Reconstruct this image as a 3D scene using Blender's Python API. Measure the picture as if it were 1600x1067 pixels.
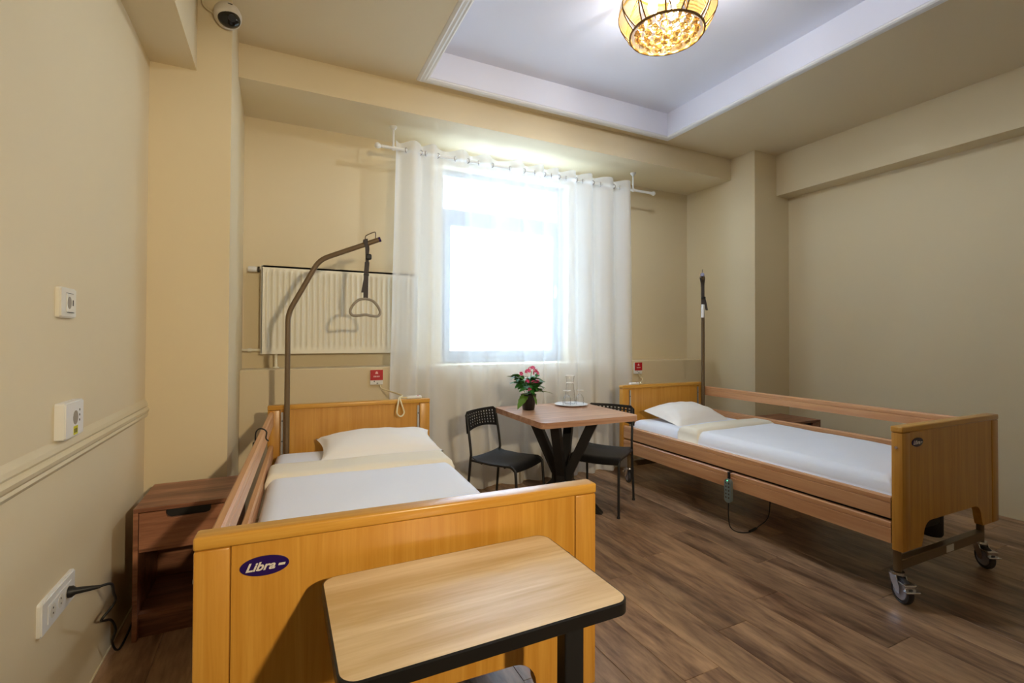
import bpy, bmesh, math, random
from mathutils import Vector, Matrix
random.seed(7)
S = bpy.context.scene
for o in list(bpy.data.objects): bpy.data.objects.remove(o)
COL = S.collection
PI = math.pi

# ---------------------------------------------------------------- camera
H = 1.32
cam_d = bpy.data.cameras.new('camera'); cam = bpy.data.objects.new('camera', cam_d); COL.objects.link(cam)
cam_d.sensor_width = 36.0; cam_d.lens = 744.7/1600*36.0
cam_d.shift_y = -(533.5-516.1)/1600
cam_d.clip_start = 0.02
yaw, pitch, roll = math.radians(25.911), math.radians(0.740), math.radians(0.2332)
fw = Vector((math.sin(yaw)*math.cos(pitch), math.cos(yaw)*math.cos(pitch), math.sin(pitch)))
r0 = Vector((math.cos(yaw), -math.sin(yaw), 0)); u0 = r0.cross(fw)
rr = r0*math.cos(roll)+u0*math.sin(roll); uu = -r0*math.sin(roll)+u0*math.cos(roll)
m = Matrix((rr, uu, -fw)).transposed().to_4x4(); m.translation = (0, 0, H)
cam.matrix_world = m
S.camera = cam

# ---------------------------------------------------------------- world, exposure
w = bpy.data.worlds.new('sky'); S.world = w; w.use_nodes = True
bg = w.node_tree.nodes['Background']; bg.inputs[0].default_value = (0.62, 0.80, 1.0, 1); bg.inputs[1].default_value = 4.9
S.cycles.transparent_max_bounces = 24
S.view_settings.view_transform = 'Standard'; S.view_settings.look = 'None'
S.view_settings.gamma = 1; S.view_settings.use_curve_mapping = False
S.view_settings.exposure = 1.22
WALL_W = 115.0      # wall lamp behind the camera
LAMP_W = 49.0      # watts of the visible ceiling lamp bulb group

# ---------------------------------------------------------------- helpers
def lin(r, g, b):
    f = lambda c: (c/255/12.92) if c/255 <= .04045 else ((c/255+.055)/1.055)**2.4
    return (f(r), f(g), f(b), 1)

def newmat(name):
    mt = bpy.data.materials.new(name); mt.use_nodes = True
    nt = mt.node_tree; return mt, nt, nt.nodes['Principled BSDF']

def plain(name, col, rough=.5, metal=0, bump=0, bscale=200, var=0, spec=.5):
    mt, nt, b = newmat(name)
    b.inputs['Base Color'].default_value = col; b.inputs['Roughness'].default_value = rough; b.inputs['Metallic'].default_value = metal
    b.inputs['Specular IOR Level'].default_value = spec
    tc = nt.nodes.new('ShaderNodeTexCoord'); n = nt.nodes.new('ShaderNodeTexNoise')
    n.inputs['Scale'].default_value = bscale; n.inputs['Detail'].default_value = 4
    nt.links.new(tc.outputs['Object'], n.inputs['Vector'])
    if bump:
        bp = nt.nodes.new('ShaderNodeBump'); bp.inputs['Strength'].default_value = bump; bp.inputs['Distance'].default_value = .002
        nt.links.new(n.outputs['Fac'], bp.inputs['Height']); nt.links.new(bp.outputs[0], b.inputs['Normal'])
    if var:
        n2 = nt.nodes.new('ShaderNodeTexNoise'); n2.inputs['Scale'].default_value = 3; n2.inputs['Detail'].default_value = 5
        nt.links.new(tc.outputs['Object'], n2.inputs['Vector'])
        mx = nt.nodes.new('ShaderNodeMix'); mx.data_type = 'RGBA'
        mx.inputs[6].default_value = tuple(c*(1-var) for c in col[:3])+(1,); mx.inputs[7].default_value = tuple(min(1, c*(1+var)) for c in col[:3])+(1,)
        nt.links.new(n2.outputs['Fac'], mx.inputs[0]); nt.links.new(mx.outputs[2], b.inputs['Base Color'])
    return mt

def wood(name, dark, light, axis='z', grain=60, rough=.4, rnd=False, bump=.15, stretch=18, streak=.5, tint=.0, coat=0):
    mt, nt, b = newmat(name); N = nt.nodes.new; L = nt.links.new
    tc = N('ShaderNodeTexCoord'); mp = N('ShaderNodeMapping')
    sc = [grain/10]*3; sc['xyz'.index(axis)] = grain/10/stretch; mp.inputs['Scale'].default_value = sc
    L(tc.outputs['Object'], mp.inputs['Vector'])
    vec = mp.outputs['Vector']
    oi = N('ShaderNodeObjectInfo')
    if rnd:
        ad = N('ShaderNodeVectorMath'); ad.operation = 'ADD'; ml = N('ShaderNodeMath'); ml.operation = 'MULTIPLY'; ml.inputs[1].default_value = 57
        L(oi.outputs['Random'], ml.inputs[0]); L(vec, ad.inputs[0]); L(ml.outputs[0], ad.inputs[1]); vec = ad.outputs[0]
    n1 = N('ShaderNodeTexNoise'); n1.inputs['Scale'].default_value = 1.0; n1.inputs['Detail'].default_value = 9; n1.inputs['Roughness'].default_value = .62; n1.inputs['Distortion'].default_value = .6
    L(vec, n1.inputs['Vector'])
    n2 = N('ShaderNodeTexNoise'); n2.inputs['Scale'].default_value = 7; n2.inputs['Detail'].default_value = 5; L(vec, n2.inputs['Vector'])
    mm = N('ShaderNodeMath'); mm.operation = 'MULTIPLY_ADD'; mm.inputs[1].default_value = streak*.6; L(n2.outputs['Fac'], mm.inputs[0]); L(n1.outputs['Fac'], mm.inputs[2])
    cr = N('ShaderNodeValToRGB'); cr.color_ramp.elements[0].position = .40+streak*.22; cr.color_ramp.elements[1].position = .66+streak*.32
    cr.color_ramp.elements[0].color = dark; cr.color_ramp.elements[1].color = light
    L(mm.outputs[0], cr.inputs[0]); out = cr.outputs[0]
    if tint:
        hs = N('ShaderNodeHueSaturation'); mr = N('ShaderNodeMapRange'); mr.inputs[3].default_value = 1-tint; mr.inputs[4].default_value = 1+tint
        L(oi.outputs['Random'], mr.inputs[0]); L(mr.outputs[0], hs.inputs['Value']); L(out, hs.inputs['Color']); out = hs.outputs[0]
    L(out, b.inputs['Base Color']); b.inputs['Roughness'].default_value = rough
    b.inputs['Coat Weight'].default_value = coat; b.inputs['Coat Roughness'].default_value = .25
    if bump:
        bp = N('ShaderNodeBump'); bp.inputs['Strength'].default_value = bump; bp.inputs['Distance'].default_value = .001
        L(mm.outputs[0], bp.inputs['Height']); L(bp.outputs[0], b.inputs['Normal'])
    return mt

M = {}
WALLC = lin(224, 208, 174)
M['wall'] = plain('wall_paint', WALLC, .75, bump=.08, bscale=400, var=.015, spec=.3)
M['ceil'] = plain('ceiling_cream', lin(224, 208, 176), .8, bump=.05, bscale=300, var=.01, spec=.3)
M['white_ceil'] = plain('ceiling_white', lin(236, 238, 250), .85, bump=.03, bscale=300, spec=.3)
M['mould'] = plain('moulding_white', lin(235, 235, 235), .5)
M['trim'] = plain('trim_cream', lin(216, 202, 168), .5)
M['plank'] = wood('floor_plank', lin(98, 70, 52), lin(182, 146, 112), 'y', 75, .36, True, .12, 5.5, .6, .2)
M['sub'] = plain('floor_base', lin(52, 36, 26), .8, var=.1)
M['beech'] = wood('bed_beech', lin(196, 136, 48), lin(213, 157, 68), 'z', 320, .34, True, .04, 26, .4, 0, .2)
M['beech_h'] = wood('bed_beech_cap', lin(200, 142, 50), lin(218, 166, 76), 'x', 320, .30, True, .04, 26, .4, 0, .2)
M['rail'] = wood('rail_beech', lin(192, 138, 94), lin(214, 164, 118), 'y', 300, .36, True, .06, 26, .4)
M['night'] = wood('nightstand_oak', lin(108, 66, 46), lin(168, 114, 84), 'x', 160, .42, True, .15, 12, .55)
M['table'] = wood('table_oak', lin(172, 126, 98), lin(208, 166, 136), 'x', 200, .32, True, .1, 16, .5)
M['over'] = wood('overbed_oak', lin(198, 164, 112), lin(228, 202, 160), 'x', 130, .30, True, .06, 12, .5, 0, .2)
M['black'] = plain('black_metal', lin(26, 26, 28), .45, bump=.05, bscale=600)
M['blackpl'] = plain('black_plastic', lin(22, 22, 24), .5, bump=.1, bscale=900)
M['edge'] = plain('black_edge', lin(22, 21, 21), .35)
M['steel'] = plain('brown_steel', lin(112, 92, 66), .4, .1)
M['chrome'] = plain('chrome', lin(200, 200, 205), .22, 1)
M['alu'] = plain('grey_strip', lin(176, 176, 176), .4, .6)
M['grey'] = plain('grey_plastic', lin(150, 140, 124), .45)
M['wheel'] = plain('grey_wheel', lin(150, 146, 156), .5)
M['tyre'] = plain('dark_tyre', lin(48, 46, 50), .6)
M['strap'] = plain('strap_webbing', lin(74, 68, 66), .8, bump=.4, bscale=500)
M['sheet'] = plain('white_linen', lin(238, 243, 255), .85, bump=.25, bscale=90, spec=.2)
M['cream'] = plain('cream_linen', lin(240, 234, 218), .85, bump=.25, bscale=90, spec=.2)
M['pillow'] = plain('pillow_cotton', lin(244, 242, 240), .85, bump=.3, bscale=60, spec=.2)
M['white'] = plain('white_plastic', lin(232, 232, 230), .4)
M['socket'] = plain('socket_plastic', lin(226, 222, 210), .35)
M['dark'] = plain('dark_recess', lin(60, 54, 46), .6)
M['red'] = plain('red_card', lin(190, 16, 34), .4)
M['mark'] = plain('pale_print', lin(240, 190, 190), .5)
M['yellow'] = plain('yellow_sticker', lin(214, 206, 20), .5)
M['purple'] = plain('badge_purple', lin(42, 22, 92), .25)
M['silver'] = plain('badge_silver', lin(222, 214, 206), .35)
M['cord'] = plain('cream_cord', lin(226, 212, 172), .5)
M['radi'] = plain('radiator_enamel', lin(232, 226, 206), .35)
M['pvc'] = plain('window_pvc', lin(168, 180, 192), .35)
M['leaf'] = plain('leaf_green', lin(46, 110, 34), .5, var=.3)
M['leaf2'] = plain('big_leaf_green', lin(84, 124, 30), .5, var=.25)
M['petal'] = plain('pink_petal', lin(226, 62, 122), .6, var=.2)
M['soil'] = plain('soil', lin(40, 30, 22), .9, bump=.6)
M['pot'] = plain('black_pot', lin(28, 27, 28), .3)
M['plate'] = plain('white_porcelain', lin(240, 240, 240), .2)
M['greyfab'] = plain('grey_fabric', lin(150, 142, 148), .85, bump=.5, bscale=300, var=.1)
M['bronze'] = plain('gold_wire', lin(120, 84, 26), .5, .3)
M['remote'] = plain('remote_grey', lin(112, 124, 124), .45)
M['camw'] = plain('camera_white', lin(214, 206, 192), .4)
M['gloss'] = plain('black_gloss', lin(14, 14, 14), .12)

def glassmat(name, tint=(1, 1, 1, 1), ior=1.45, thin=False):
    mt = bpy.data.materials.new(name); mt.use_nodes = True; nt = mt.node_tree; N = nt.nodes.new; L = nt.links.new
    nt.nodes.remove(nt.nodes['Principled BSDF']); out = nt.nodes['Material Output']
    tr = N('ShaderNodeBsdfTransparent'); tr.inputs[0].default_value = tint
    gl = N('ShaderNodeBsdfGlossy'); gl.inputs['Roughness'].default_value = .03
    fr = N('ShaderNodeLayerWeight'); fr.inputs[0].default_value = .5
    pw_ = N('ShaderNodeMath'); pw_.operation = 'POWER'; pw_.inputs[1].default_value = 2.2 if ior > 1.3 else 4.0; L(fr.outputs['Facing'], pw_.inputs[0])
    ma = N('ShaderNodeMath'); ma.operation = 'MULTIPLY_ADD'; ma.inputs[1].default_value = (ior-1)*.7; ma.inputs[2].default_value = .09 if ior > 1.3 else .03; L(pw_.outputs[0], ma.inputs[0])
    mx = N('ShaderNodeMixShader'); L(ma.outputs[0], mx.inputs[0]); L(tr.outputs[0], mx.inputs[1]); L(gl.outputs[0], mx.inputs[2])
    if ior > 1.3:   # drinking glass: thick wall darkens towards the edges
        rp_ = N('ShaderNodeValToRGB'); rp_.color_ramp.elements[0].position = .35; rp_.color_ramp.elements[0].color = tint; rp_.color_ramp.elements[1].color = (.50, .53, .56, 1)
        L(fr.outputs['Facing'], rp_.inputs[0]); L(rp_.outputs[0], tr.inputs[0]); gl.inputs['Roughness'].default_value = .1
    L(mx.outputs[0], out.inputs[0]); return mt
M['pane'] = glassmat('window_glass', (.97, .98, .99, 1), 1.2)
M['glass'] = glassmat('clear_glass', (.98, .985, .99, 1), 1.6)
M['crystal'] = None
def crystalmat():
    mt, nt, b = newmat('crystal'); b.inputs['Base Color'].default_value = lin(196, 160, 96); b.inputs['Roughness'].default_value = .12
    b.inputs['Transmission Weight'].default_value = .92; b.inputs['IOR'].default_value = 1.5; return mt
M['crystal'] = crystalmat()
def sheer():
    mt = bpy.data.materials.new('sheer_voile'); mt.use_nodes = True; nt = mt.node_tree; N = nt.nodes.new; L = nt.links.new
    nt.nodes.remove(nt.nodes['Principled BSDF']); out = nt.nodes['Material Output']
    tr = N('ShaderNodeBsdfTransparent'); tl = N('ShaderNodeBsdfTranslucent'); df = N('ShaderNodeBsdfDiffuse')
    tl.inputs[0].default_value = (.88, .94, 1, 1); df.inputs[0].default_value = (.95, .97, 1, 1)
    m1 = N('ShaderNodeMixShader'); m1.inputs[0].default_value = .84; L(tl.outputs[0], m1.inputs[1]); L(df.outputs[0], m1.inputs[2])
    tc = N('ShaderNodeTexCoord'); ns = N('ShaderNodeTexNoise'); ns.inputs['Scale'].default_value = 900; L(tc.outputs['Object'], ns.inputs['Vector'])
    mr = N('ShaderNodeMapRange'); mr.inputs[3].default_value = .54; mr.inputs[4].default_value = .62; L(ns.outputs['Fac'], mr.inputs[0])
    m2 = N('ShaderNodeMixShader'); L(mr.outputs[0], m2.inputs[0]); L(tr.outputs[0], m2.inputs[1]); L(m1.outputs[0], m2.inputs[2])
    L(m2.outputs[0], out.inputs[0]); return mt
M['sheer'] = sheer()
def shade():
    mt = bpy.data.materials.new('lamp_shade_straw'); mt.use_nodes = True; nt = mt.node_tree; N = nt.nodes.new; L = nt.links.new
    nt.nodes.remove(nt.nodes['Principled BSDF']); out = nt.nodes['Material Output']
    tc = N('ShaderNodeTexCoord'); wv = N('ShaderNodeTexWave'); wv.bands_direction = 'Z'; wv.inputs['Scale'].default_value = 26; wv.inputs['Distortion'].default_value = 3
    L(tc.outputs['Object'], wv.inputs['Vector'])
    cr = N('ShaderNodeValToRGB'); cr.color_ramp.elements[0].color = lin(58, 40, 8); cr.color_ramp.elements[1].color = lin(104, 76, 26); L(wv.outputs['Fac'], cr.inputs[0])
    tr = N('ShaderNodeBsdfTransparent'); tl = N('ShaderNodeBsdfTranslucent'); df = N('ShaderNodeBsdfDiffuse'); L(cr.outputs[0], tl.inputs[0]); L(cr.outputs[0], df.inputs[0])
    m1 = N('ShaderNodeMixShader'); m1.inputs[0].default_value = .4; L(tl.outputs[0], m1.inputs[1]); L(df.outputs[0], m1.inputs[2])
    m2 = N('ShaderNodeMixShader'); m2.inputs[0].default_value = .5; L(tr.outputs[0], m2.inputs[1]); L(m1.outputs[0], m2.inputs[2])
    L(m2.outputs[0], out.inputs[0]); return mt
M['shade'] = shade()
def opal():
    mt = bpy.data.materials.new('opal_glass'); mt.use_nodes = True; nt = mt.node_tree; N = nt.nodes.new; L = nt.links.new
    nt.nodes.remove(nt.nodes['Principled BSDF']); out = nt.nodes['Material Output']
    tr = N('ShaderNodeBsdfTransparent'); tl = N('ShaderNodeBsdfTranslucent'); tl.inputs[0].default_value = (.9, .9, .9, 1)
    m2 = N('ShaderNodeMixShader'); m2.inputs[0].default_value = .5; L(tr.outputs[0], m2.inputs[1]); L(tl.outputs[0], m2.inputs[2]); L(m2.outputs[0], out.inputs[0]); return mt
M['opal'] = opal()
def emis(name, col, s):
    mt, nt, b = newmat(name); b.inputs['Emission Color'].default_value = col; b.inputs['Emission Strength'].default_value = s; b.inputs['Base Color'].default_value = col; return mt
M['bulb'] = emis('bulb_glow', (1, .80, .46, 1), 2.2)
M['led'] = emis('green_led', (.1, 1, .4, 1), 1.5)

def NB(): return bmesh.new()
def box(bm, x0, x1, y0, y1, z0, z1, bev=0, seg=2):
    ret = bmesh.ops.create_cube(bm, size=1); vs = ret['verts']
    for v in vs: v.co = Vector(((x0+x1)/2+v.co.x*(x1-x0), (y0+y1)/2+v.co.y*(y1-y0), (z0+z1)/2+v.co.z*(z1-z0)))
    if bev:
        es = set(e for v in vs for e in v.link_edges)
        bmesh.ops.bevel(bm, geom=list(es), offset=bev, segments=seg, affect='EDGES', profile=.5)
    return bm
def prism(bm, pts, a, b, axis='y'):
    # polygon (u, v) extruded along axis; y: (x,z)  x: (y,z)  z: (x,y)
    f = {'y': lambda u, v, t: (u, t, v), 'x': lambda u, v, t: (t, u, v), 'z': lambda u, v, t: (u, v, t)}[axis]
    A = [bm.verts.new(f(u, v, a)) for u, v in pts]; B = [bm.verts.new(f(u, v, b)) for u, v in pts]
    n = len(pts); bm.faces.new(A); bm.faces.new(B[::-1])
    for i in range(n): bm.faces.new((A[i], B[i], B[(i+1) % n], A[(i+1) % n]))
    bmesh.ops.recalc_face_normals(bm, faces=bm.faces[:]); return bm
def lathe(bm, prof, c=(0, 0, 0), n=24, axis='z'):
    rings = []
    for r, z in prof:
        if r < 1e-6: rings.append([bm.verts.new(_ax(0, 0, z, axis, c))])
        else: rings.append([bm.verts.new(_ax(r*math.cos(2*PI*i/n), r*math.sin(2*PI*i/n), z, axis, c)) for i in range(n)])
    for a, b in zip(rings, rings[1:]):
        for i in range(n):
            j = (i+1) % n
            if len(a) == 1 and len(b) == 1: continue
            if len(a) == 1: bm.faces.new((a[0], b[i], b[j]))
            elif len(b) == 1: bm.faces.new((a[i], a[j], b[0]))
            else: bm.faces.new((a[i], a[j], b[j], b[i]))
    bmesh.ops.recalc_face_normals(bm, faces=bm.faces[:]); return bm
def _ax(x, y, z, axis, c):
    p = {'z': (x, y, z), 'x': (z, x, y), 'y': (x, z, y)}[axis]
    return (p[0]+c[0], p[1]+c[1], p[2]+c[2])
def tube(bm, pts, r, n=10, closed=False, cap=True, ry=None):
    pts = [Vector(p) for p in pts]; k = len(pts); rings = []
    prev = None
    for i, p in enumerate(pts):
        if closed: t = pts[(i+1) % k]-pts[i-1]
        else: t = (pts[min(i+1, k-1)]-pts[max(i-1, 0)])
        t.normalize()
        if prev is None:
            a = Vector((0, 0, 1)) if abs(t.z) < .9 else Vector((1, 0, 0)); u = t.cross(a).normalized()
        else:
            u = (prev-t*prev.dot(t)).normalized()
        prev = u; v = t.cross(u)
        rad = r[i] if isinstance(r, (list, tuple)) else r
        rings.append([bm.verts.new(p+u*rad*math.cos(2*PI*j/n)+v*(ry or rad)*math.sin(2*PI*j/n)) for j in range(n)])
    for i in range(k if closed else k-1):
        A, B = rings[i], rings[(i+1) % k]
        for j in range(n): bm.faces.new((A[j], A[(j+1) % n], B[(j+1) % n], B[j]))
    if cap and not closed: bm.faces.new(rings[0][::-1]); bm.faces.new(rings[-1])
    bmesh.ops.recalc_face_normals(bm, faces=bm.faces[:]); return bm
def smoothpath(pts, n=6):
    pts = [Vector(p) for p in pts]; out = []
    P = [pts[0]]+pts+[pts[-1]]
    for i in range(1, len(P)-2):
        a, b, c, d = P[i-1:i+3]
        for k in range(n):
            t = k/n
            out.append(.5*((2*b)+(c-a)*t+(2*a-5*b+4*c-d)*t*t+(3*b-a-3*c+d)*t**3))
    out.append(pts[-1]); return out
def rrect(x0, x1, y0, y1, r, n=6):
    pts = []
    for cx, cy, a in ((x1-r, y1-r, 0), (x0+r, y1-r, PI/2), (x0+r, y0+r, PI), (x1-r, y0+r, 1.5*PI)):
        for i in range(n+1): t = a+PI/2*i/n; pts.append((cx+r*math.cos(t), cy+r*math.sin(t)))
    return pts
def obj(name, bm, mt, parent=None, smooth=None, loc=None, rot=None):
    me = bpy.data.meshes.new(name)
    if isinstance(bm, bmesh.types.BMesh): bm.normal_update(); bm.to_mesh(me); bm.free()
    else: me.from_pydata(*bm); me.update()
    me.materials.append(M[mt] if isinstance(mt, str) else mt)
    if smooth is not None:
        me.polygons.foreach_set('use_smooth', [True]*len(me.polygons))
        if smooth < 180: me.set_sharp_from_angle(angle=math.radians(smooth))
    o = bpy.data.objects.new(name, me); COL.objects.link(o)
    if parent: o.parent = parent
    if loc: o.location = loc
    if rot: o.rotation_euler = rot
    return o
def tag(o, label, cat, group=None):
    o['label'] = label; o['category'] = cat
    if group: o['group'] = group
    return o
def thing(name, label, cat, loc=(0, 0, 0), rz=0, group=None):
    o = bpy.data.objects.new(name, None); COL.objects.link(o); o.empty_display_size = .05
    o.location = loc; o.rotation_euler = (0, 0, rz); return tag(o, label, cat, group)
def struct(name, bm, mt, parent=None, label=None, smooth=None):
    o = obj(name, bm, mt, parent, smooth)
    if not parent: o['kind'] = 'structure'
    if label: o['label'] = label
    return o
def copytree(o, parent=None):
    c = o.copy(); COL.objects.link(c); c.parent = parent
    for ch in list(o.children): copytree(ch, c)
    return c
def rot2(x, y, a): return (x*math.cos(a)-y*math.sin(a), x*math.sin(a)+y*math.cos(a))

# ---------------------------------------------------------------- room shell
LX, RX, YB, YF = -.637, 4.85, 4.16, -1.6
YL = 3.909            # lower wall face (ledge above it)
ZL = 1.07
ZC = 3.224; ZR = 3.435
RXa, RXb, RYa, RYb = .965, 3.28, .80, 3.40       # recess opening
WX0, WX1, WZ0, WZ1 = 1.31, 2.66, 1.07, 2.88      # window opening
PLY, PLX = 3.098, -.261    # left pier
PRY, PRX = 3.262, 4.319    # right pier
T = .2

fl = struct('floor', box(NB(), LX-T, RX+T, YF-T, YB, -.12, -.006), 'sub', label='wood-look plank floor of the room')
pw, plen = .186, 1.28
me_cache = {}
def plank_mesh(w_, l_):
    k = (round(w_, 3), round(l_, 3))
    if k not in me_cache:
        bm = box(NB(), .0007, w_-.0007, .0007, l_-.0007, -.0055, 0)
        top = [e for e in bm.edges if all(v.co.z > -.001 for v in e.verts)]
        bmesh.ops.bevel(bm, geom=top, offset=.0012, segments=1, affect='EDGES')
        me = bpy.data.meshes.new('plank'); bm.to_mesh(me); bm.free(); me.materials.append(M['plank']); me_cache[k] = me
    return me_cache[k]
x = LX; col = 0
offs = [0, .47, .86, .27, .68, .10, .55]
while x < RX-.01:
    w_ = min(pw, RX-x); y = YF-offs[col % 7]*plen
    while y < YL:
        a, b = max(y, YF), min(y+plen, YL)
        if b-a > .02:
            o = bpy.data.objects.new('plank', plank_mesh(w_, b-a)); COL.objects.link(o); o.parent = fl; o.location = (x, a, 0)
        y += plen
    x += pw; col += 1

struct('wall_left', box(NB(), LX-T, LX, YF-T, YB+T, -.006, ZC+.3), 'wall')
struct('wall_right', box(NB(), RX, RX+T, YF-T, YB+T, -.006, ZC+.3), 'wall')
struct('wall_front', box(NB(), LX, RX, YF-T, YF, -.006, ZC+.3), 'wall')
wb = NB()
box(wb, LX, WX0, YB, YB+.32, 0, ZC+.3); box(wb, WX1, RX, YB, YB+.32, 0, ZC+.3)
box(wb, WX0, WX1, YB, YB+.32, 0, WZ0); box(wb, WX0, WX1, YB, YB+.32, WZ1, ZC+.3)
struct('wall_back', wb, 'wall')
struct('wall_back_lower', box(NB(), PLX, PRX, YL, YB, -.006, ZL, .004), 'wall')
struct('wall_left_pier', box(NB(), LX, PLX, PLY, YB, -.006, ZC), 'wall')
struct('wall_right_pier', box(NB(), PRX, RX, PRY, YB, -.006, ZC), 'wall')
struct('ceiling_beam_back', box(NB(), PLX, PRX, 3.546, YB, 3.0, ZC), 'wall')
struct('ceiling_beam_left', box(NB(), LX, -.427, YF, PLY, 2.773, ZC), 'wall')
struct('ceiling_beam_right', box(NB(), 4.653, RX, YF, PRY, 2.80, ZC), 'wall')
cb = NB()
box(cb, LX, RXa, YF, YB, ZC, ZR+.05); box(cb, RXb, RX, YF, YB, ZC, ZR+.05)
box(cb, RXa, RXb, YF, RYa, ZC, ZR+.05); box(cb, RXa, RXb, RYb, YB, ZC, ZR+.05)
ce = struct('ceiling', cb, 'ceil')
rp = NB(); box(rp, RXa-.0, RXb, RYa, RYb, ZR, ZR+.05)
obj('recess_panel', rp, 'white_ceil', ce)
rs = NB(); t_ = .004
box(rs, RXa, RXa+t_, RYa, RYb, ZC, ZR); box(rs, RXb-t_, RXb, RYa, RYb, ZC, ZR); box(rs, RXa+t_, RXb-t_, RYa, RYa+t_, ZC, ZR); box(rs, RXa+t_, RXb-t_, RYb-t_, RYb, ZC, ZR)
obj('recess_side', rs, 'white_ceil', ce)
# moulding round the recess: stepped profile, mitred
prof = [(0, .0), (0, -.012), (.012, -.020), (.022, -.016), (.034, -.020), (.048, -.014), (.058, -.016), (.072, -.006), (.076, 0)]
def frame_profile(x0, x1, y0, y1, z, prof, out=1):
    bm = NB(); rings = []
    for (sx, sy) in ((0, 0), (1, 0), (1, 1), (0, 1)):
        ring = []
        for d, dz in prof:
            X = (x0-d) if sx == 0 else (x1+d); Y = (y0-d) if sy == 0 else (y1+d)
            ring.append(bm.verts.new((X, Y, z+dz)))
        rings.append(ring)
    n = len(prof)
    for i in range(4):
        A, B = rings[i], rings[(i+1) % 4]
        for j in range(n-1): bm.faces.new((A[j], A[j+1], B[j+1], B[j]))
        bm.faces.new((A[n-1], A[0], B[0], B[n-1]))
    bmesh.ops.recalc_face_normals(bm, faces=bm.faces[:]); return bm
struct('trim_1', frame_profile(RXa, RXb, RYa, RYb, ZC, prof), 'mould', label='white moulding framing the ceiling recess')
# chair rail on the left wall
cp = [(LX, .885), (LX+.010, .893), (LX+.016, .903), (LX+.012, .912), (LX+.018, .920), (LX+.020, .932), (LX+.014, .940), (LX+.010, .944), (LX+.014, .952), (LX+.010, .966), (LX, .985)]
struct('trim_2', prism(NB(), cp, YF, PLY, 'y'), 'trim', label='cream chair rail moulding along the left wall')
struct('baseboard_left', box(NB(), LX, LX+.005, YF, PLY, 0, .006), 'trim')
struct('baseboard_right', box(NB(), RX-.005, RX, YF, PRY, 0, .006), 'trim')
struct('baseboard_back', box(NB(), PLX, PRX, YL-.005, YL, 0, .006), 'trim')

# window: frame, transom, sash, panes
wy0, wy1 = 4.285, 4.345
wf = NB()
box(wf, WX0, WX0+.055, wy0, wy1, WZ0, WZ1, .006); box(wf, WX1-.055, WX1, wy0, wy1, WZ0, WZ1, .006)
box(wf, WX0+.055, WX1-.055, wy0, wy1, WZ0, WZ0+.05, .006); box(wf, WX0+.055, WX1-.055, wy0, wy1, WZ1-.05, WZ1, .006)
win = struct('window_1', wf, 'pvc', label='white window frame with a transom behind the sheer curtain')
bm = NB(); box(bm, WX0+.055, WX1-.055, wy0, wy1, 2.42, 2.52, .006); obj('transom', bm, 'pvc', win)
bm = NB(); sx0, sx1, sz0, sz1 = WX0+.057, WX1-.057, WZ0+.052, 2.418
box(bm, sx0, sx0+.065, wy0-.015, wy1-.01, sz0, sz1, .008); box(bm, sx1-.065, sx1, wy0-.015, wy1-.01, sz0, sz1, .008)
box(bm, sx0+.065, sx1-.065, wy0-.015, wy1-.01, sz0, sz0+.06, .008); box(bm, sx0+.065, sx1-.065, wy0-.015, wy1-.01, sz1-.055, sz1, .008)
sash = obj('sash', bm, 'pvc', win)
obj('pane', box(NB(), sx0+.06, sx1-.06, 4.30, 4.306, sz0+.055, sz1-.05), 'pane', sash)
obj('pane', box(NB(), WX0+.05, WX1-.05, 4.30, 4.306, 2.515, WZ1-.045), 'pane', win)
obj('handle', box(NB(), sx1-.045, sx1-.022, wy0-.055, wy0-.012, 1.72, 1.84, .008), 'white', sash)

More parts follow.
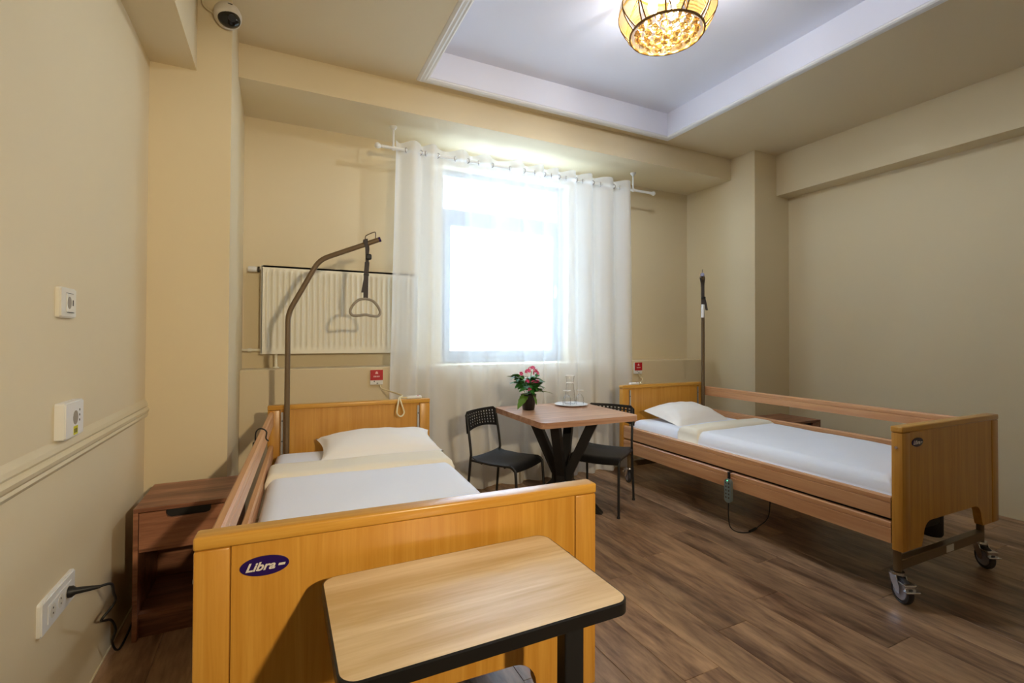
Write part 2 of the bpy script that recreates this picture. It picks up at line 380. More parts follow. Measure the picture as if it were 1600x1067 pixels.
# ---------------------------------------------------------------- ceiling lamps
def lamp(x, y, ztop, watts, label):
    t = thing('ceiling_lamp', label, 'lamp', (x, y, ztop))
    obj('ceiling_plate', lathe(NB(), [(0, 0), (.11, 0), (.11, -.03), (.03, -.05), (0, -.05)]), 'bronze', t, 40)
    # barrel-shaped shade made of leaf panels
    def R(s):   # s 0 top .. 1 bottom
        return .13+.145*math.sin(PI*(.12+.70*s))
    def P(s, a): return Vector((R(s)*math.cos(a), R(s)*math.sin(a), -.04-.30*s))
    n = 12; rows = 8
    for i in range(n):
        bm = NB(); a0 = 2*PI*i/n; g = []
        for k in range(rows+1):
            s = k/rows; wdt = (2*PI/n)*.5*(1.0 if i % 2 else (.35+.65*math.sin(PI*min(1, .15+.8*s))))
            g.append([bm.verts.new(P(s, a0+wdt*(q/4-.5)*2*1.0)) for q in range(5)])
        for k in range(rows):
            for q in range(4): bm.faces.new((g[k][q], g[k][q+1], g[k+1][q+1], g[k+1][q]))
        pn = obj('shade_panel', bm, 'shade', t, 180)
        wb_ = NB()
        for q in (0, 4): tube(wb_, [v.co.copy()*1.006 for v in [r_[q] for r_ in [[None]*5]*0]] or [P(k/rows, a0+(2*PI/n)*.5*(1.0 if i % 2 else (.35+.65*math.sin(PI*min(1, .15+.8*k/rows))))*(q/4-.5)*2)*1.004 for k in range(rows+1)], .004, 6)
        obj('rib_wire', wb_, 'bronze', pn, 60)
    for s, rw in ((0, .006), (1, .007)):
        bm = NB(); tube(bm, [P(s, 2*PI*k/40) for k in range(40)], rw, 6, closed=True); obj('rim_wire', bm, 'bronze', t, 60)
    bead = NB(); bmesh.ops.create_icosphere(bead, subdivisions=1, radius=.026)
    me = bpy.data.meshes.new('crystal_bead'); bead.to_mesh(me); bead.free(); me.materials.append(M['crystal'])
    spots = [(0, 0)]+[(.058*math.cos(2*PI*i/6), .058*math.sin(2*PI*i/6)) for i in range(6)]+[(.112*math.cos(2*PI*i/12+.2), .112*math.sin(2*PI*i/12+.2)) for i in range(12)]+[(.163*math.cos(2*PI*i/17), .163*math.sin(2*PI*i/17)) for i in range(17)]
    for (bx_, by_) in spots:
        o = bpy.data.objects.new('crystal_bead', me); COL.objects.link(o); o.parent = t
        o.location = (bx_, by_, -.352+.9*(bx_*bx_+by_*by_)); o.rotation_euler = (random.random(), random.random(), random.random())
    bm = NB()
    tube(bm, [(.17*math.cos(2*PI*k/24), .17*math.sin(2*PI*k/24), -.318) for k in range(24)], .003, 5, closed=True)
    for a in range(6): tube(bm, [(.18*math.cos(a*PI/6), .18*math.sin(a*PI/6), -.325), (-.18*math.cos(a*PI/6), -.18*math.sin(a*PI/6), -.325)], .002, 5)
    obj('bead_frame', bm, 'bronze', t)
    for i in range(3):
        a = 2*PI*i/3+.4; c = (.08*math.cos(a), .08*math.sin(a), 0)
        bm = NB(); lathe(bm, [(0, -.045), (.014, -.05), (.014, -.10), (.022, -.13), (.030, -.17), (.022, -.20), (0, -.212)], c, 14)
        obj('bulb', bm, 'bulb', t, 60)
    ld = bpy.data.lights.new('lamp_light', 'SPOT'); ld.energy = watts; ld.color = (.80, .92, 1); ld.shadow_soft_size = .06
    ld.spot_size = math.radians(176); ld.spot_blend = .25
    lo = bpy.data.objects.new('lamp_light', ld); COL.objects.link(lo); lo.parent = t; lo.location = (0, 0, -.20)
    l2 = bpy.data.lights.new('bulb_light', 'POINT'); l2.energy = watts*.36; l2.color = (.90, .94, 1); l2.shadow_soft_size = .05
    lo = bpy.data.objects.new('bulb_light', l2); COL.objects.link(lo); lo.parent = t; lo.location = (0, 0, -.22)
    return t
lamp(2.02, 2.10, ZR, LAMP_W, 'gold woven ceiling lamp with crystal beads in the white ceiling recess')
wl = thing('wall_lamp', 'small white spotlight on the wall facing the window', 'lamp', (.85, YF, 2.05))
obj('back_plate', box(NB(), -.05, .05, 0, .02, -.06, .06, .005), 'white', wl)
aim = Vector((.75, 3.9, .9))-Vector((.85, YF+.14, 2.05)); rq = aim.to_track_quat('-Z', 'Y')
bm = NB(); tube(bm, [(0, .02, 0), (0, .14, 0)], .010, 10); obj('arm', bm, 'white', wl, 60)
bm = NB(); lathe(bm, [(0, .08), (.045, .08), (.05, .07), (.055, -.05), (.052, -.05), (.046, .06), (0, .065)], (0, 0, 0), 24); hd = obj('lamp_head', bm, 'white', wl, 40, (0, .14, 0)); hd.rotation_euler = rq.to_euler()
bm = NB(); bmesh.ops.create_uvsphere(bm, u_segments=14, v_segments=10, radius=.03); bmesh.ops.translate(bm, vec=(0, 0, .02), verts=bm.verts[:]); obj('bulb', bm, 'bulb', hd, 180)
ld = bpy.data.lights.new('lamp_light', 'SPOT'); ld.energy = WALL_W; ld.color = (1, .82, .54); ld.shadow_soft_size = .05; ld.spot_size = math.radians(74); ld.spot_blend = .75
lo = bpy.data.objects.new('lamp_light', ld); COL.objects.link(lo); lo.parent = wl; lo.location = Vector((0, .14, 0))+aim.normalized()*.06; lo.rotation_euler = rq.to_euler()

# ---------------------------------------------------------------- curtain and rod
YR = 3.835; ZROD = 2.825
rodt = thing('curtain_rod', 'white curtain rod hung on two brackets from the beam', 'curtain rod', (0, YR, ZROD))
bm = NB(); tube(bm, [(.72, 0, 0), (3.46, 0, 0)], .0125, 14); obj('rod', bm, 'white', rodt, 60)
for bx_ in (.80, 3.235):
    bm = NB(); tube(bm, [(bx_, 0, -.018), (bx_, 0, 3.0-ZROD)], .008, 10); lathe(bm, [(0, 0), (.028, 0), (.028, -.008), (.012, -.03), (0, -.03)], (bx_, 0, 3.0-ZROD), 18)
    tube(bm, [(bx_-.012, 0, 0), (bx_+.012, 0, 0)], .018, 12)
    obj('bracket', bm, 'white', rodt, 40)
for x0, s in ((.72, -1), (3.46, 1)):
    bm = NB(); lathe(bm, [(0, 0), (.014, 0), (.014, .01), (.010, .018), (.020, .03), (.024, .045), (.018, .06), (0, .068)], (0, 0, 0), 16, 'x')
    bmesh.ops.scale(bm, vec=(s, 1, 1), verts=bm.verts[:]); bmesh.ops.translate(bm, vec=(x0, 0, 0), verts=bm.verts[:]); bmesh.ops.recalc_face_normals(bm, faces=bm.faces[:])
    obj('finial', bm, 'white', rodt, 60)
cpx = [633, 655, 664, 682, 710, 729, 747, 767, 796, 817, 835, 849, 861, 872, 884, 899, 910, 925, 938, 958, 968]
# eyelet positions along the rod in metres (spacing read off the photograph)
def rodx(px):
    t = (px-800)/744.7; ang = yaw+math.atan(t); return YR*math.tan(ang)
cx = [rodx(p) for p in cpx]
xl, xr = rodx(617), rodx(985)
cur = thing('sheer_curtain', 'long white sheer eyelet curtain hanging before the window to the floor', 'curtain', (0, YR, 0))
def wave(x):
    ks = [xl]+cx+[xr]
    for i in range(len(ks)-1):
        if ks[i] <= x <= ks[i+1]+1e-9:
            d = ks[i+1]-ks[i]; sg = -1 if i % 2 == 1 else 1
            if i == 0: sg = 1
            A = min(.055, .45*d+.012)
            return sg*A*math.sin(PI*(x-ks[i])/d)
    return 0
nx, nz = 420, 46; V = []; Fc = []
random.seed(3)
ph = [random.uniform(0, 6.28) for _ in range(6)]
for k in range(nz+1):
    z = .012+(2.895-.012)*k/nz; t = 1-k/nz
    for i in range(nx+1):
        u = i/nx; x = xl+(xr-xl)*u
        y = wave(x)*(1-.25*t)
        # free secondary folds lower down
        y += t*(.010*math.sin(31*x+ph[0]+1.2*t)+.008*math.sin(53*x+ph[1]-1.5*t))
        X = x+t*((u-.5)*.10)+t*.012*math.sin(9*x+ph[2])
        y = max(-.066, min(.062, y))
        V.append((X, y, z))
for k in range(nz):
    for i in range(nx):
        a = k*(nx+1)+i; Fc.append((a, a+1, a+nx+2, a+nx+1))
obj('voile', (V, [], Fc), 'sheer', cur, 180)
hm = NB()
ringm = NB(); tube(ringm, [(0, .021*math.cos(2*PI*k/20), .021*math.sin(2*PI*k/20)) for k in range(20)], .0042, 6, closed=True)
rme = bpy.data.meshes.new('eyelet'); ringm.to_mesh(rme); ringm.free(); rme.materials.append(M['chrome'])
hm.free()
for i, x in enumerate(cx):
    o = bpy.data.objects.new('eyelet', rme); COL.objects.link(o); o.parent = cur; o.location = (x, 0, ZROD)
    o.rotation_euler = (0, 0, (.6 if i % 2 else -.6))

# ---------------------------------------------------------------- radiator
rad = thing('radiator', 'cream fluted panel radiator on the wall left of the curtain', 'radiator', (-.135, YB-.001, 1.18))
RW, RH = 1.19, .672
V = []; Fc = []
zs = [0, .02, .045, .07, RH-.07, RH-.045, RH-.02, RH]; flute = 29; per = 8; nxr = flute*per
for z in zs:
    for i in range(nxr+1):
        x = RW*i/nxr
        d = 0
        if .045 < z < RH-.045 and .03 < x < RW-.03:
            c = .5-.5*math.cos(2*PI*(i/per)); d = .012*min(1, max(0, c*1.6-.3))
        V.append((x, -.105+d, z))
n1 = nxr+1
for k in range(len(zs)-1):
    for i in range(nxr): a = k*n1+i; Fc.append((a, a+1, a+n1+1, a+n1))
obj('front_panel', (V, [], Fc), 'radi', rad, 50)
for x0 in (0, RW-.012): obj('side_cover', box(NB(), x0, x0+.012, -.105, -.03, 0, RH, .003), 'radi', rad)
bm = NB()
for i in range(34): box(bm, .012+i*.0345, .012+i*.0345+.022, -.10, -.035, RH-.012, RH-.004)
box(bm, .012, RW-.012, -.105, -.098, RH-.014, RH); box(bm, .012, RW-.012, -.037, -.03, RH-.014, RH); obj('top_grille', bm, 'radi', rad)
obj('back_panel', box(NB(), .012, RW-.012, -.045, -.03, .01, RH-.02), 'radi', rad)
for x0 in (.2, RW-.23): obj('wall_bracket', box(NB(), x0, x0+.03, -.031, -.0, .05, RH-.05), 'radi', rad)
bm = NB(); tube(bm, [(.0, -.06, RH-.03), (-.045, -.06, RH-.03)], .011, 12); tube(bm, [(-.02, -.06, RH-.03), (-.055, -.06, RH-.03), (-.055, .0, RH-.03)], .009, 10); obj('valve_pipe', bm, 'chrome', rad, 60)
bm = NB(); lathe(bm, [(0, 0), (.018, 0), (.022, -.015), (.022, -.05), (.017, -.06), (0, -.06)], (-.03, -.06, RH-.03), 18, 'x'); vh = obj('valve_head', bm, 'white', rad, 50)
bm = NB(); lathe(bm, [(0, 0), (.0225, 0), (.0225, -.014), (0, -.014)], (-.012, -.06, RH-.03), 18, 'x'); obj('valve_collar', bm, 'dark', vh, 50)
bm = NB(); tube(bm, [(0, -.06, .03), (-.11, -.06, .03), (-.123, -.05, .03), (-.123, .0, .03)], .010, 10); tube(bm, [(-.06, -.06, .03), (-.085, -.06, .03)], .015, 10); obj('return_pipe', bm, 'radi', rad, 60)
bm = NB(); tube(bm, [(.105, -.06, .01), (.105, -.06, ZL-1.18)], .012, 10); lathe(bm, [(.012, 0), (.022, .002), (.022, .008), (.012, .012)], (.105, -.06, ZL-1.18), 14); obj('feed_pipe', bm, 'radi', rad, 60)

# ---------------------------------------------------------------- hospital beds
BADGE_FONT = None
def textmesh(body, size, shear=0, ext=.0006, bold=.0):
    cu = bpy.data.curves.new('txt', 'FONT'); cu.body = body; cu.size = size; cu.extrude = ext; cu.shear = shear; cu.offset = bold; cu.align_x = 'CENTER'; cu.align_y = 'CENTER'
    to = bpy.data.objects.new('txt', cu); COL.objects.link(to)
    bpy.context.view_layer.update()
    me = bpy.data.meshes.new_from_object(to.evaluated_get(bpy.context.evaluated_depsgraph_get())); bpy.data.objects.remove(to)
    return me
def badge(parent, x, y, z):
    bm = NB(); prism(bm, [(.051*math.cos(2*PI*i/36), .0225*math.sin(2*PI*i/36)) for i in range(36)], -.0025, 0, 'y')
    b = obj('badge', bm, 'purple', parent, None, (x, y, z)); b['label'] = 'purple oval badge with silver lettering'
    me = textmesh('Libra', .026, .35, .0004, .0007); me.materials.append(M['silver'])
    o = bpy.data.objects.new('lettering', me); COL.objects.link(o); o.parent = b; o.location = (-.010, -.0030, -.001); o.rotation_euler = (PI/2, 0, 0); o.scale = (1.15, 1, 1)
    bm = NB(); prism(bm, [(.028, -.004), (.042, -.004), (.0435, .001), (.0295, .001)], -.0034, -.0024, 'y'); obj('dash_mark', bm, 'silver', b)
def arc(cx_, cy_, r, a0, a1, n=6): return [(cx_+r*math.cos(a0+(a1-a0)*i/n), cy_+r*math.sin(a0+(a1-a0)*i/n)) for i in range(n+1)]
def caster(parent, x, y, ang, brake=True):
    bm = NB(); lathe(bm, [(0, .115), (.024, .115), (.026, .106), (.012, .10), (0, .10)], (0, 0, 0), 18)
    for s in (-1, 1): prism(bm, [(-.018, .104), (.018, .104), (.034, .07), (.034, .042), (.016, .042), (-.012, .08)], s*.019-.0015, s*.019+.0015, 'y')
    box(bm, -.018, .018, -.0195, .0195, .101, .105)
    f = obj('caster_fork', bm, 'chrome', parent, None, (x, y, 0), (0, 0, ang)); f.scale = (1.25, 1.25, 1.25)
    bm = NB(); lathe(bm, [(0, -.012), (.034, -.012), (.038, -.006), (.038, .006), (.034, .012), (0, .012)], (.025, 0, .05), 24, 'y'); obj('wheel', bm, 'wheel', f, 40)
    bm = NB(); lathe(bm, [(.038, -.011), (.047, -.0105), (.05, -.005), (.05, .005), (.047, .0105), (.038, .011)], (.025, 0, .05), 28, 'y'); obj('tyre', bm, 'tyre', f, 50)
    if brake:
        bm = NB(); box(bm, .028, .07, -.022, .022, .084, .09, .002); box(bm, .062, .084, -.026, .026, .064, .07, .002); box(bm, .062, .068, -.02, .02, .066, .088, .001); obj('brake_pedal', bm, 'chrome', f)
    return f
def bed_end(parent, name, W, zt, flip, badge_x=None, cap_d=.055):
    """flip=1: outer face towards -y at y=0 (foot); flip=-1: outer face at +y"""
    e = bpy.data.objects.new(name, None); COL.objects.link(e); e.parent = parent
    if flip < 0: e.rotation_euler = (0, 0, PI)
    hw = W/2; zb = .268; zp = zt-.030; pwid = .072
    c_ = obj('cap_rail', box(NB(), -hw, hw, 0, cap_d, zp, zt, .006, 3), 'beech_h', e, 40)
    for s in (-1, 1):
        obj('post', box(NB(), min(s*hw*.998, s*(hw-pwid)), max(s*hw*.998, s*(hw-pwid)), .002, cap_d-.004, zb, zp-.001, .005, 2), 'beech', e, 40)
    xa = hw-pwid-.002; r = .07; za = .388
    xi = hw-.20
    pts = [(-xa, zp-.001), (-xa, zb), (-xi-.02, zb)]+arc(-xi+r, za-r, r, PI, PI/2)+arc(xi-r, za-r, r, PI/2, 0)+[(xi+.02, zb), (xa, zb), (xa, zp-.001)]
    obj('panel', prism(NB(), pts, .006, cap_d-.012, 'y'), 'beech', e)
    return e
def hospital_bed(loc, th, W, L, zt, raised_left, raised_right, label):
    B = thing('hospital_bed', label, 'bed', loc, -th)
    fe = bed_end(B, 'footboard', W, zt, 1); badge(fe, -W/2+.142, .0055, zt-.085)
    he = bed_end(B, 'headboard', W, zt+.0, -1); he.location = (0, L, 0)
    for s in (-1, 1):   # perforated slide strips on the inner side of the bed ends
        bm = NB(); box(bm, s*(W/2-.085)-.007, s*(W/2-.085)+.007, .0495, .056, .45, zt-.045); st = obj('slide_strip', bm, 'alu', he)
        for k in range(3): obj('screw_hole', lathe(NB(), [(0, 0), (.0045, 0), (.0045, .001), (0, .001)], (s*(W/2-.085), .056, zt-.10-k*.13), 10, 'y'), 'dark', st)
        bm = NB(); lathe(bm, [(0, -.004), (.006, -.004), (.008, 0), (0, 0)], (s*W/2*.998, .028, zt-.105), 14, 'x'); 
        if s > 0: bmesh.ops.translate(bm, vec=(.003, 0, 0), verts=bm.verts[:])
        obj('bolt', bm, 'chrome', fe)
    # chassis
    for y in (.06, L-.06):
        bm = NB(); box(bm, -W/2+.07, W/2-.07, y-.02, y+.02, .155, .205, .003); cbm = obj('crossbar', bm, 'steel', B)
        for s in (-1, 1):
            bm = NB(); tube(bm, [(s*(W/2-.07), y, .146), (s*(W/2-.07), y, .275)], .018, 14); obj('caster_stem', bm, 'steel', B, 60)
        if y < 1:
            bm = NB(); box(bm, .0, .075, y-.0225, y-.0195, .162, .198); obj('rating_plate', bm, 'white', cbm)
        bm = NB(); box(bm, -.16, .06, y+.02, y+.11, .29, .40, .02); lathe(bm, [(0, -.05), (.045, -.05), (.05, -.04), (.05, .12), (0, .12)], (.05, y+.065, .27), 16); obj('lift_motor', bm, 'blackpl', B, 40)
        bm = NB(); tube(bm, [(.03, y+.065, .36), (.03, y+.065, .50)], .014, 10); obj('lift_rod', bm, 'alu', B, 60)
    for i, (sx, y) in enumerate(((-1, .06), (1, .06), (-1, L-.06), (1, L-.06))):
        caster(B, sx*(W/2-.07), y, (-2.05, -2.15, 1.2, .6)[i])
    bm = NB()
    for s in (-1, 1): box(bm, s*(W/2-.10)-.02, s*(W/2-.10)+.02, .06, L-.06, .36, .40, .003)
    for k in range(9): box(bm, -W/2+.1, W/2-.1, .12+k*.235, .15+k*.235, .395, .42)
    obj('mattress_base', bm, 'black', B)
    # side rails
    for s, up in ((-1, raised_left), (1, raised_right)):
        xr_ = s*(W/2-.022)
        zz = (((zt-.040), (zt-.250)) if up else (.526, .402))
        for k, z1 in enumerate(zz):
            hgt = .108 if not up else (.085, .085)[k]
            d = .014
            pr = [(-d, z1-hgt), (d, z1-hgt), (d, z1-.036), (d-.004, z1-.033), (d, z1-.030), (d, z1-.008), (d-.006, z1), (-d+.006, z1), (-d, z1-.008), (-d, z1-.030), (-d+.004, z1-.033), (-d, z1-.036)]
            pr = [(xr_+a, b) for a, b in pr]
            ro = obj('side_rail', prism(NB(), pr, .058, L-.058, 'y'), 'rail', B)
            bm = NB()
            for yy in (.0565, L-.0565): box(bm, xr_-.008, xr_+.008, yy-.002, yy+.002, z1-.07, z1-.02)
            obj('rail_end', bm, 'dark', ro)
    return B
BL = dict(loc=(.352, 1.226, 0), th=.0464, W=1.044, L=2.203, zt=.873)
BR = dict(loc=(3.246, 1.262, 0), th=.0129, W=1.0, L=2.212, zt=.882)
bedL = hospital_bed(BL['loc'], BL['th'], BL['W'], BL['L'], BL['zt'], True, False, 'beech hospital bed under the trapeze bar with hanging handle, beside the overbed table')
bedR = hospital_bed(BR['loc'], BR['th'], BR['W'], BR['L'], BR['zt'], False, True, 'beech hospital bed on casters whose hand control hangs from the side rail')

def loc2w(B, x, y, z):
    c, s = math.cos(-B['th']), math.sin(-B['th']); return (B['loc'][0]+x*c-y*s, B['loc'][1]+x*s+y*c, B['loc'][2]+z)

def soft_slab(x0, x1, y0, y1, z0, ztop, r, nx=40, ny=60, amp=.004, seed=0, sag=0, dome=0):
    """closed rounded slab with gentle wrinkles"""
    rnd = random.Random(seed); ph = [rnd.uniform(0, 6.28) for _ in range(8)]
    V = []; F = []
    def hgt(x, y):
        e = min(x-x0, x1-x, y-y0, y1-y); e = max(0, e)
        rr_ = ztop - (r*(1-math.sqrt(max(0, 1-(1-min(1, e/r))**2))))
        wr = amp*(math.sin(7*x+3*y+ph[0])+.7*math.sin(-5*x+9*y+ph[1])+.5*math.sin(17*x-11*y+ph[2])+.4*math.sin(23*y+8*x+ph[3]))
        wr *= min(1, e/.08)
        u = (x-x0)/(x1-x0)*2-1
        return rr_+wr+dome*(1-u*u)
    def lerp(a, b, i, n):   # denser near the edges
        t = i/n; t = .5-.5*math.cos(PI*t); t = .55*t+.45*(i/n); return a+(b-a)*t
    for j in range(ny+1):
        for i in range(nx+1):
            x, y = lerp(x0, x1, i, nx), lerp(y0, y1, j, ny); V.append((x, y, hgt(x, y)))
    n1 = nx+1
    for j in range(ny):
        for i in range(nx): a = j*n1+i; F.append((a, a+1, a+n1+1, a+n1))
    border = [i for i in range(nx+1)]+[j*n1+nx for j in range(1, ny+1)]+[ny*n1+i for i in range(nx-1, -1, -1)]+[j*n1 for j in range(ny-1, 0, -1)]
    base = len(V)
    for b in border: V.append((V[b][0], V[b][1], z0))
    k = len(border)
    for i in range(k): j = (i+1) % k; F.append((border[i], base+i, base+j, border[j]))
    F.append(tuple(base+i for i in range(k)))
    return V, [], F
def pillow(a, b, h, seed=0, nx=28, ny=18):
    rnd = random.Random(seed); ph = [rnd.uniform(0, 6.28) for _ in range(6)]
    V = []; F = []
    for sgn in (1, -1):
        for j in range(ny+1):
            for i in range(nx+1):
                u, v = i/nx*2-1, j/ny*2-1
                t = max(0, (1-abs(u)**2.6))**.5*max(0, (1-abs(v)**2.4))**.5
                pinch = 1-.10*(1-abs(v)**2)*abs(u)**3; pv = 1-.10*(1-abs(u)**2)*abs(v)**3
                x, y = a*u*pinch, b*v*pv
                wr = .10*math.sin(6*u+ph[0]+2*v)*(.3+abs(u))+.07*math.sin(9*v+4*u+ph[1])+.05*math.sin(14*u-6*v+ph[2])
                z = sgn*h*t*(1+.5*wr) if sgn > 0 else -h*.35*t
                V.append((x, y, z))
    n1 = nx+1; off = n1*(ny+1)
    for j in range(ny):
        for i in range(nx):
            q = j*n1+i; F.append((q, q+1, q+n1+1, q+n1)); F.append((off+q, off+q+n1, off+q+n1+1, off+q+1))
    border = [i for i in range(nx+1)]+[j*n1+nx for j in range(1, ny+1)]+[ny*n1+i for i in range(nx-1, -1, -1)]+[j*n1 for j in range(ny-1, 0, -1)]
    k = len(border)
    for i in range(k): c, d = border[i], border[(i+1) % k]; F.append((c, off+c, off+d, d))
    return V, [], F
def bedding(B, side, pil, cuff, zdu, lab):
    W, L = B['W'], B['L']
    t = thing('mattress', 'white sheeted mattress in the bed '+lab, 'mattress', B['loc'], -B['th'])
    obj('sheet_cover', soft_slab(-W/2+.05, W/2-.05, .075, L-.13, .422, zdu-.022, .06, 30, 50, .0015, 1), 'sheet', t, 180)
    d = thing('duvet', 'white duvet with a turned back cream edge on the bed '+lab, 'duvet', B['loc'], -B['th'])
    obj('duvet_body', soft_slab(-W/2+.044, W/2-.044, .066, cuff[0]+.05, zdu-.09, zdu, .075, 44, 70, .0026, 2+side), 'sheet', d, 180)
    # turned-back cuff
    V, _, F = soft_slab(-W/2+.040, W/2-.040, cuff[0], cuff[1], zdu-.10, zdu+.016, .045, 40, 16, .0022, 5+side)
    V = [(x, y+.05*((x)/W) * (1 if side else -.2)+.012*math.sin(8*x+side), z) for x, y, z in V]
    obj('turned_edge', (V, [], F), 'cream', d, 180)
    p = thing('pillow', 'plump white pillow at the head of the bed '+lab, 'pillow', loc2w(B, pil[0], pil[1], zdu+.012), -B['th']+pil[2])
    po = obj('pillow_case', pillow(pil[3], pil[4], pil[5], 3+side), 'pillow', p, 180); po.rotation_euler = (pil[6], 0, 0)
    # flat sheet under the pillow area is the mattress cover itself
bedding(BL, 0, (.135, 1.90, .03, .37, .20, .085, .16), (1.40, 1.66), .612, 'under the trapeze bar')
bedding(BR, 1, (-.02, 1.88, .10, .33, .21, .10, .20), (1.36, 1.56), .612, 'with the hanging hand control')

# ---------------------------------------------------------------- trapeze poles
def bent_tube(pts, r, n=14, rad=.06):
    out = []
    P = [Vector(p) for p in pts]
    out.append(P[0])
    for i in range(1, len(P)-1):
        a, b, c = P[i-1], P[i], P[i+1]; d1 = (a-b).normalized(); d2 = (c-b).normalized()
        s, e = b+d1*rad, b+d2*rad
        for k in range(7): t = k/6; out.append((1-t)**2*s+2*t*(1-t)*b+t*t*e)
    out.append(P[-1]); bm = NB(); return tube(bm, out, r, n)
def strap(bm, pts, w_, th=.0025, wdir=(1, 0, 0)):
    wd = Vector(wdir).normalized()
    rings = []
    for i, p in enumerate(pts):
        p = Vector(p); t = (Vector(pts[min(i+1, len(pts)-1)])-Vector(pts[max(0, i-1)])).normalized(); nrm = t.cross(wd).normalized()
        rings.append([bm.verts.new(p+wd*a*w_/2+nrm*b*th/2) for a, b in ((-1, -1), (1, -1), (1, 1), (-1, 1))])
    for A, C in zip(rings, rings[1:]):
        for j in range(4): bm.faces.new((A[j], A[(j+1) % 4], C[(j+1) % 4], C[j]))
    bm.faces.new(rings[0][::-1]); bm.faces.new(rings[-1]); bmesh.ops.recalc_face_normals(bm, faces=bm.faces[:])
    return bm
def trapeze_pole(base, path, hang, label, handle=True):
    t = thing('trapeze_pole', label, 'lifting pole', base)
    obj('pole', bent_tube(path, .0165), 'steel', t, 60)
    e = Vector(path[-1]); d = (e-Vector(path[-2])).normalized()
    bm = NB(); tube(bm, [e-d*.002, e+d*.012], .0168, 14); obj('end_cap', bm, 'purple', t, 60)
    bm = NB(); q = e-d*.06
    tube(bm, smoothpath([q-d*.035+Vector((0, 0, .015)), q-d*.033+Vector((0, 0, .05)), q-d*.02+Vector((0, 0, .058)), q+d*.025+Vector((0, 0, .062)), q+d*.036+Vector((0, 0, .052)), q+d*.036+Vector((0, 0, .015))], 5), .0035, 8)
    obj('stop_loop', bm, 'steel', t, 60)
    return t, q
# left pole stands at the head-left corner of the bed and leans over the pillow
px_, py_ = .042, 3.352
tp, q = trapeze_pole((px_, py_, 0), [(0, 0, .30), (0, 0, 1.461), (.180, -.03, 1.812), (.545, -.10, 1.964)], None, 'bent brown trapeze pole with a grey triangular grip on a strap, by the radiator')
qx, qy, qz = q.x-.03, q.y+.006, q.z
bm = NB()
loopr = .021
strap(bm, [(qx+.0*a, qy+loopr*math.cos(a), qz+loopr*math.sin(a)) for a in [PI*1.0+2*PI*k/16 for k in range(17)]], .026, .003, (1, .0, .28))
strap(bm, [(qx, qy-.019, qz), (qx+.008, qy-.012, qz-.04), (qx+.012, qy, qz-.09), (qx+.012, qy, qz-.14)], .022, .003)
strap(bm, [(qx+.016, qy+.019, qz), (qx+.018, qy+.012, qz-.04), (qx+.012, qy+.002, qz-.09)], .020, .003)
strap(bm, [(qx+.012, qy, qz-.13), (qx+.006, qy, qz-.22), (qx+.004, qy, qz-.37)], .030, .004)
strap(bm, [(qx+.003, qy-.006, qz-.22), (qx-.012, qy-.012, qz-.30), (qx-.018, qy-.012, qz-.335)], .018, .003)
so = obj('strap', bm, 'strap', tp)
bm = NB(); box(bm, qx+.002, qx+.040, qy-.016, qy+.012, qz-.115, qz-.075, .010); obj('strap_buckle', bm, 'blackpl', so)
bm = NB(); box(bm, qx-.010, qx+.024, qy-.006, qy+.006, qz-.222, qz-.208, .002); obj('strap_slide', bm, 'blackpl', so)
gz = qz-.375
grip = smoothpath([(0, 0, 0), (.045, 0, -.010), (.082, 0, -.045), (.100, 0, -.085), (.085, 0, -.112), (.040, 0, -.112), (0, 0, -.106), (-.040, 0, -.112), (-.085, 0, -.112), (-.100, 0, -.085), (-.082, 0, -.045), (-.045, 0, -.010), (0, 0, 0)], 6)[:-1]
bm = NB(); tube(bm, [(qx+.004+p.x*1.0, qy+p.x*.25, gz+p.z) for p in grip], .0088, 10, closed=True); obj('grip_handle', bm, 'grey', tp, 60)
# right pole, seen end-on
wx, wy, wz = loc2w(BR, .44, 2.118, 0)
tp2, q2 = trapeze_pole((wx, wy, 0), [(0, 0, .30), (0, 0, 1.42), (-.134, -.12, 1.74), (-.395, -.354, 1.865)], None, 'bent brown trapeze pole with a strap wound round it, by the right wall pier')
bm = NB(); x_, y_, z_ = q2.x, q2.y, q2.z
strap(bm, [(x_+.02*math.cos(a), y_+.0, z_+.021*math.sin(a)) for a in [2*PI*k/16 for k in range(17)]], .026, .003, (.2, 1, .2))
strap(bm, [(x_-.018, y_, z_), (x_-.004, y_, z_-.05), (x_+.004, y_, z_-.09), (x_+.004, y_, z_-.24)], .024, .004, (1, -.3, 0))
strap(bm, [(x_+.018, y_, z_), (x_+.01, y_, z_-.05), (x_+.002, y_-.004, z_-.09)], .022, .004, (1, -.3, 0))
strap(bm, [(x_+.012, y_-.006, z_-.17), (x_+.026, y_-.008, z_-.22), (x_+.042, y_-.01, z_-.285)], .022, .004, (1, -.3, 0))
s2 = obj('strap', bm, 'strap', tp2)
bm = NB(); box(bm, x_-.012, x_+.026, y_-.014, y_+.006, z_-.185, z_-.165, .004); obj('strap_knot', bm, 'blackpl', s2)
bm = NB(); tube(bm, [(x_+.002, y_-.004, z_-.235), (x_-.002, y_-.004, z_-.35)], .013, 12); obj('strap_sleeve', bm, 'white', s2, 60)

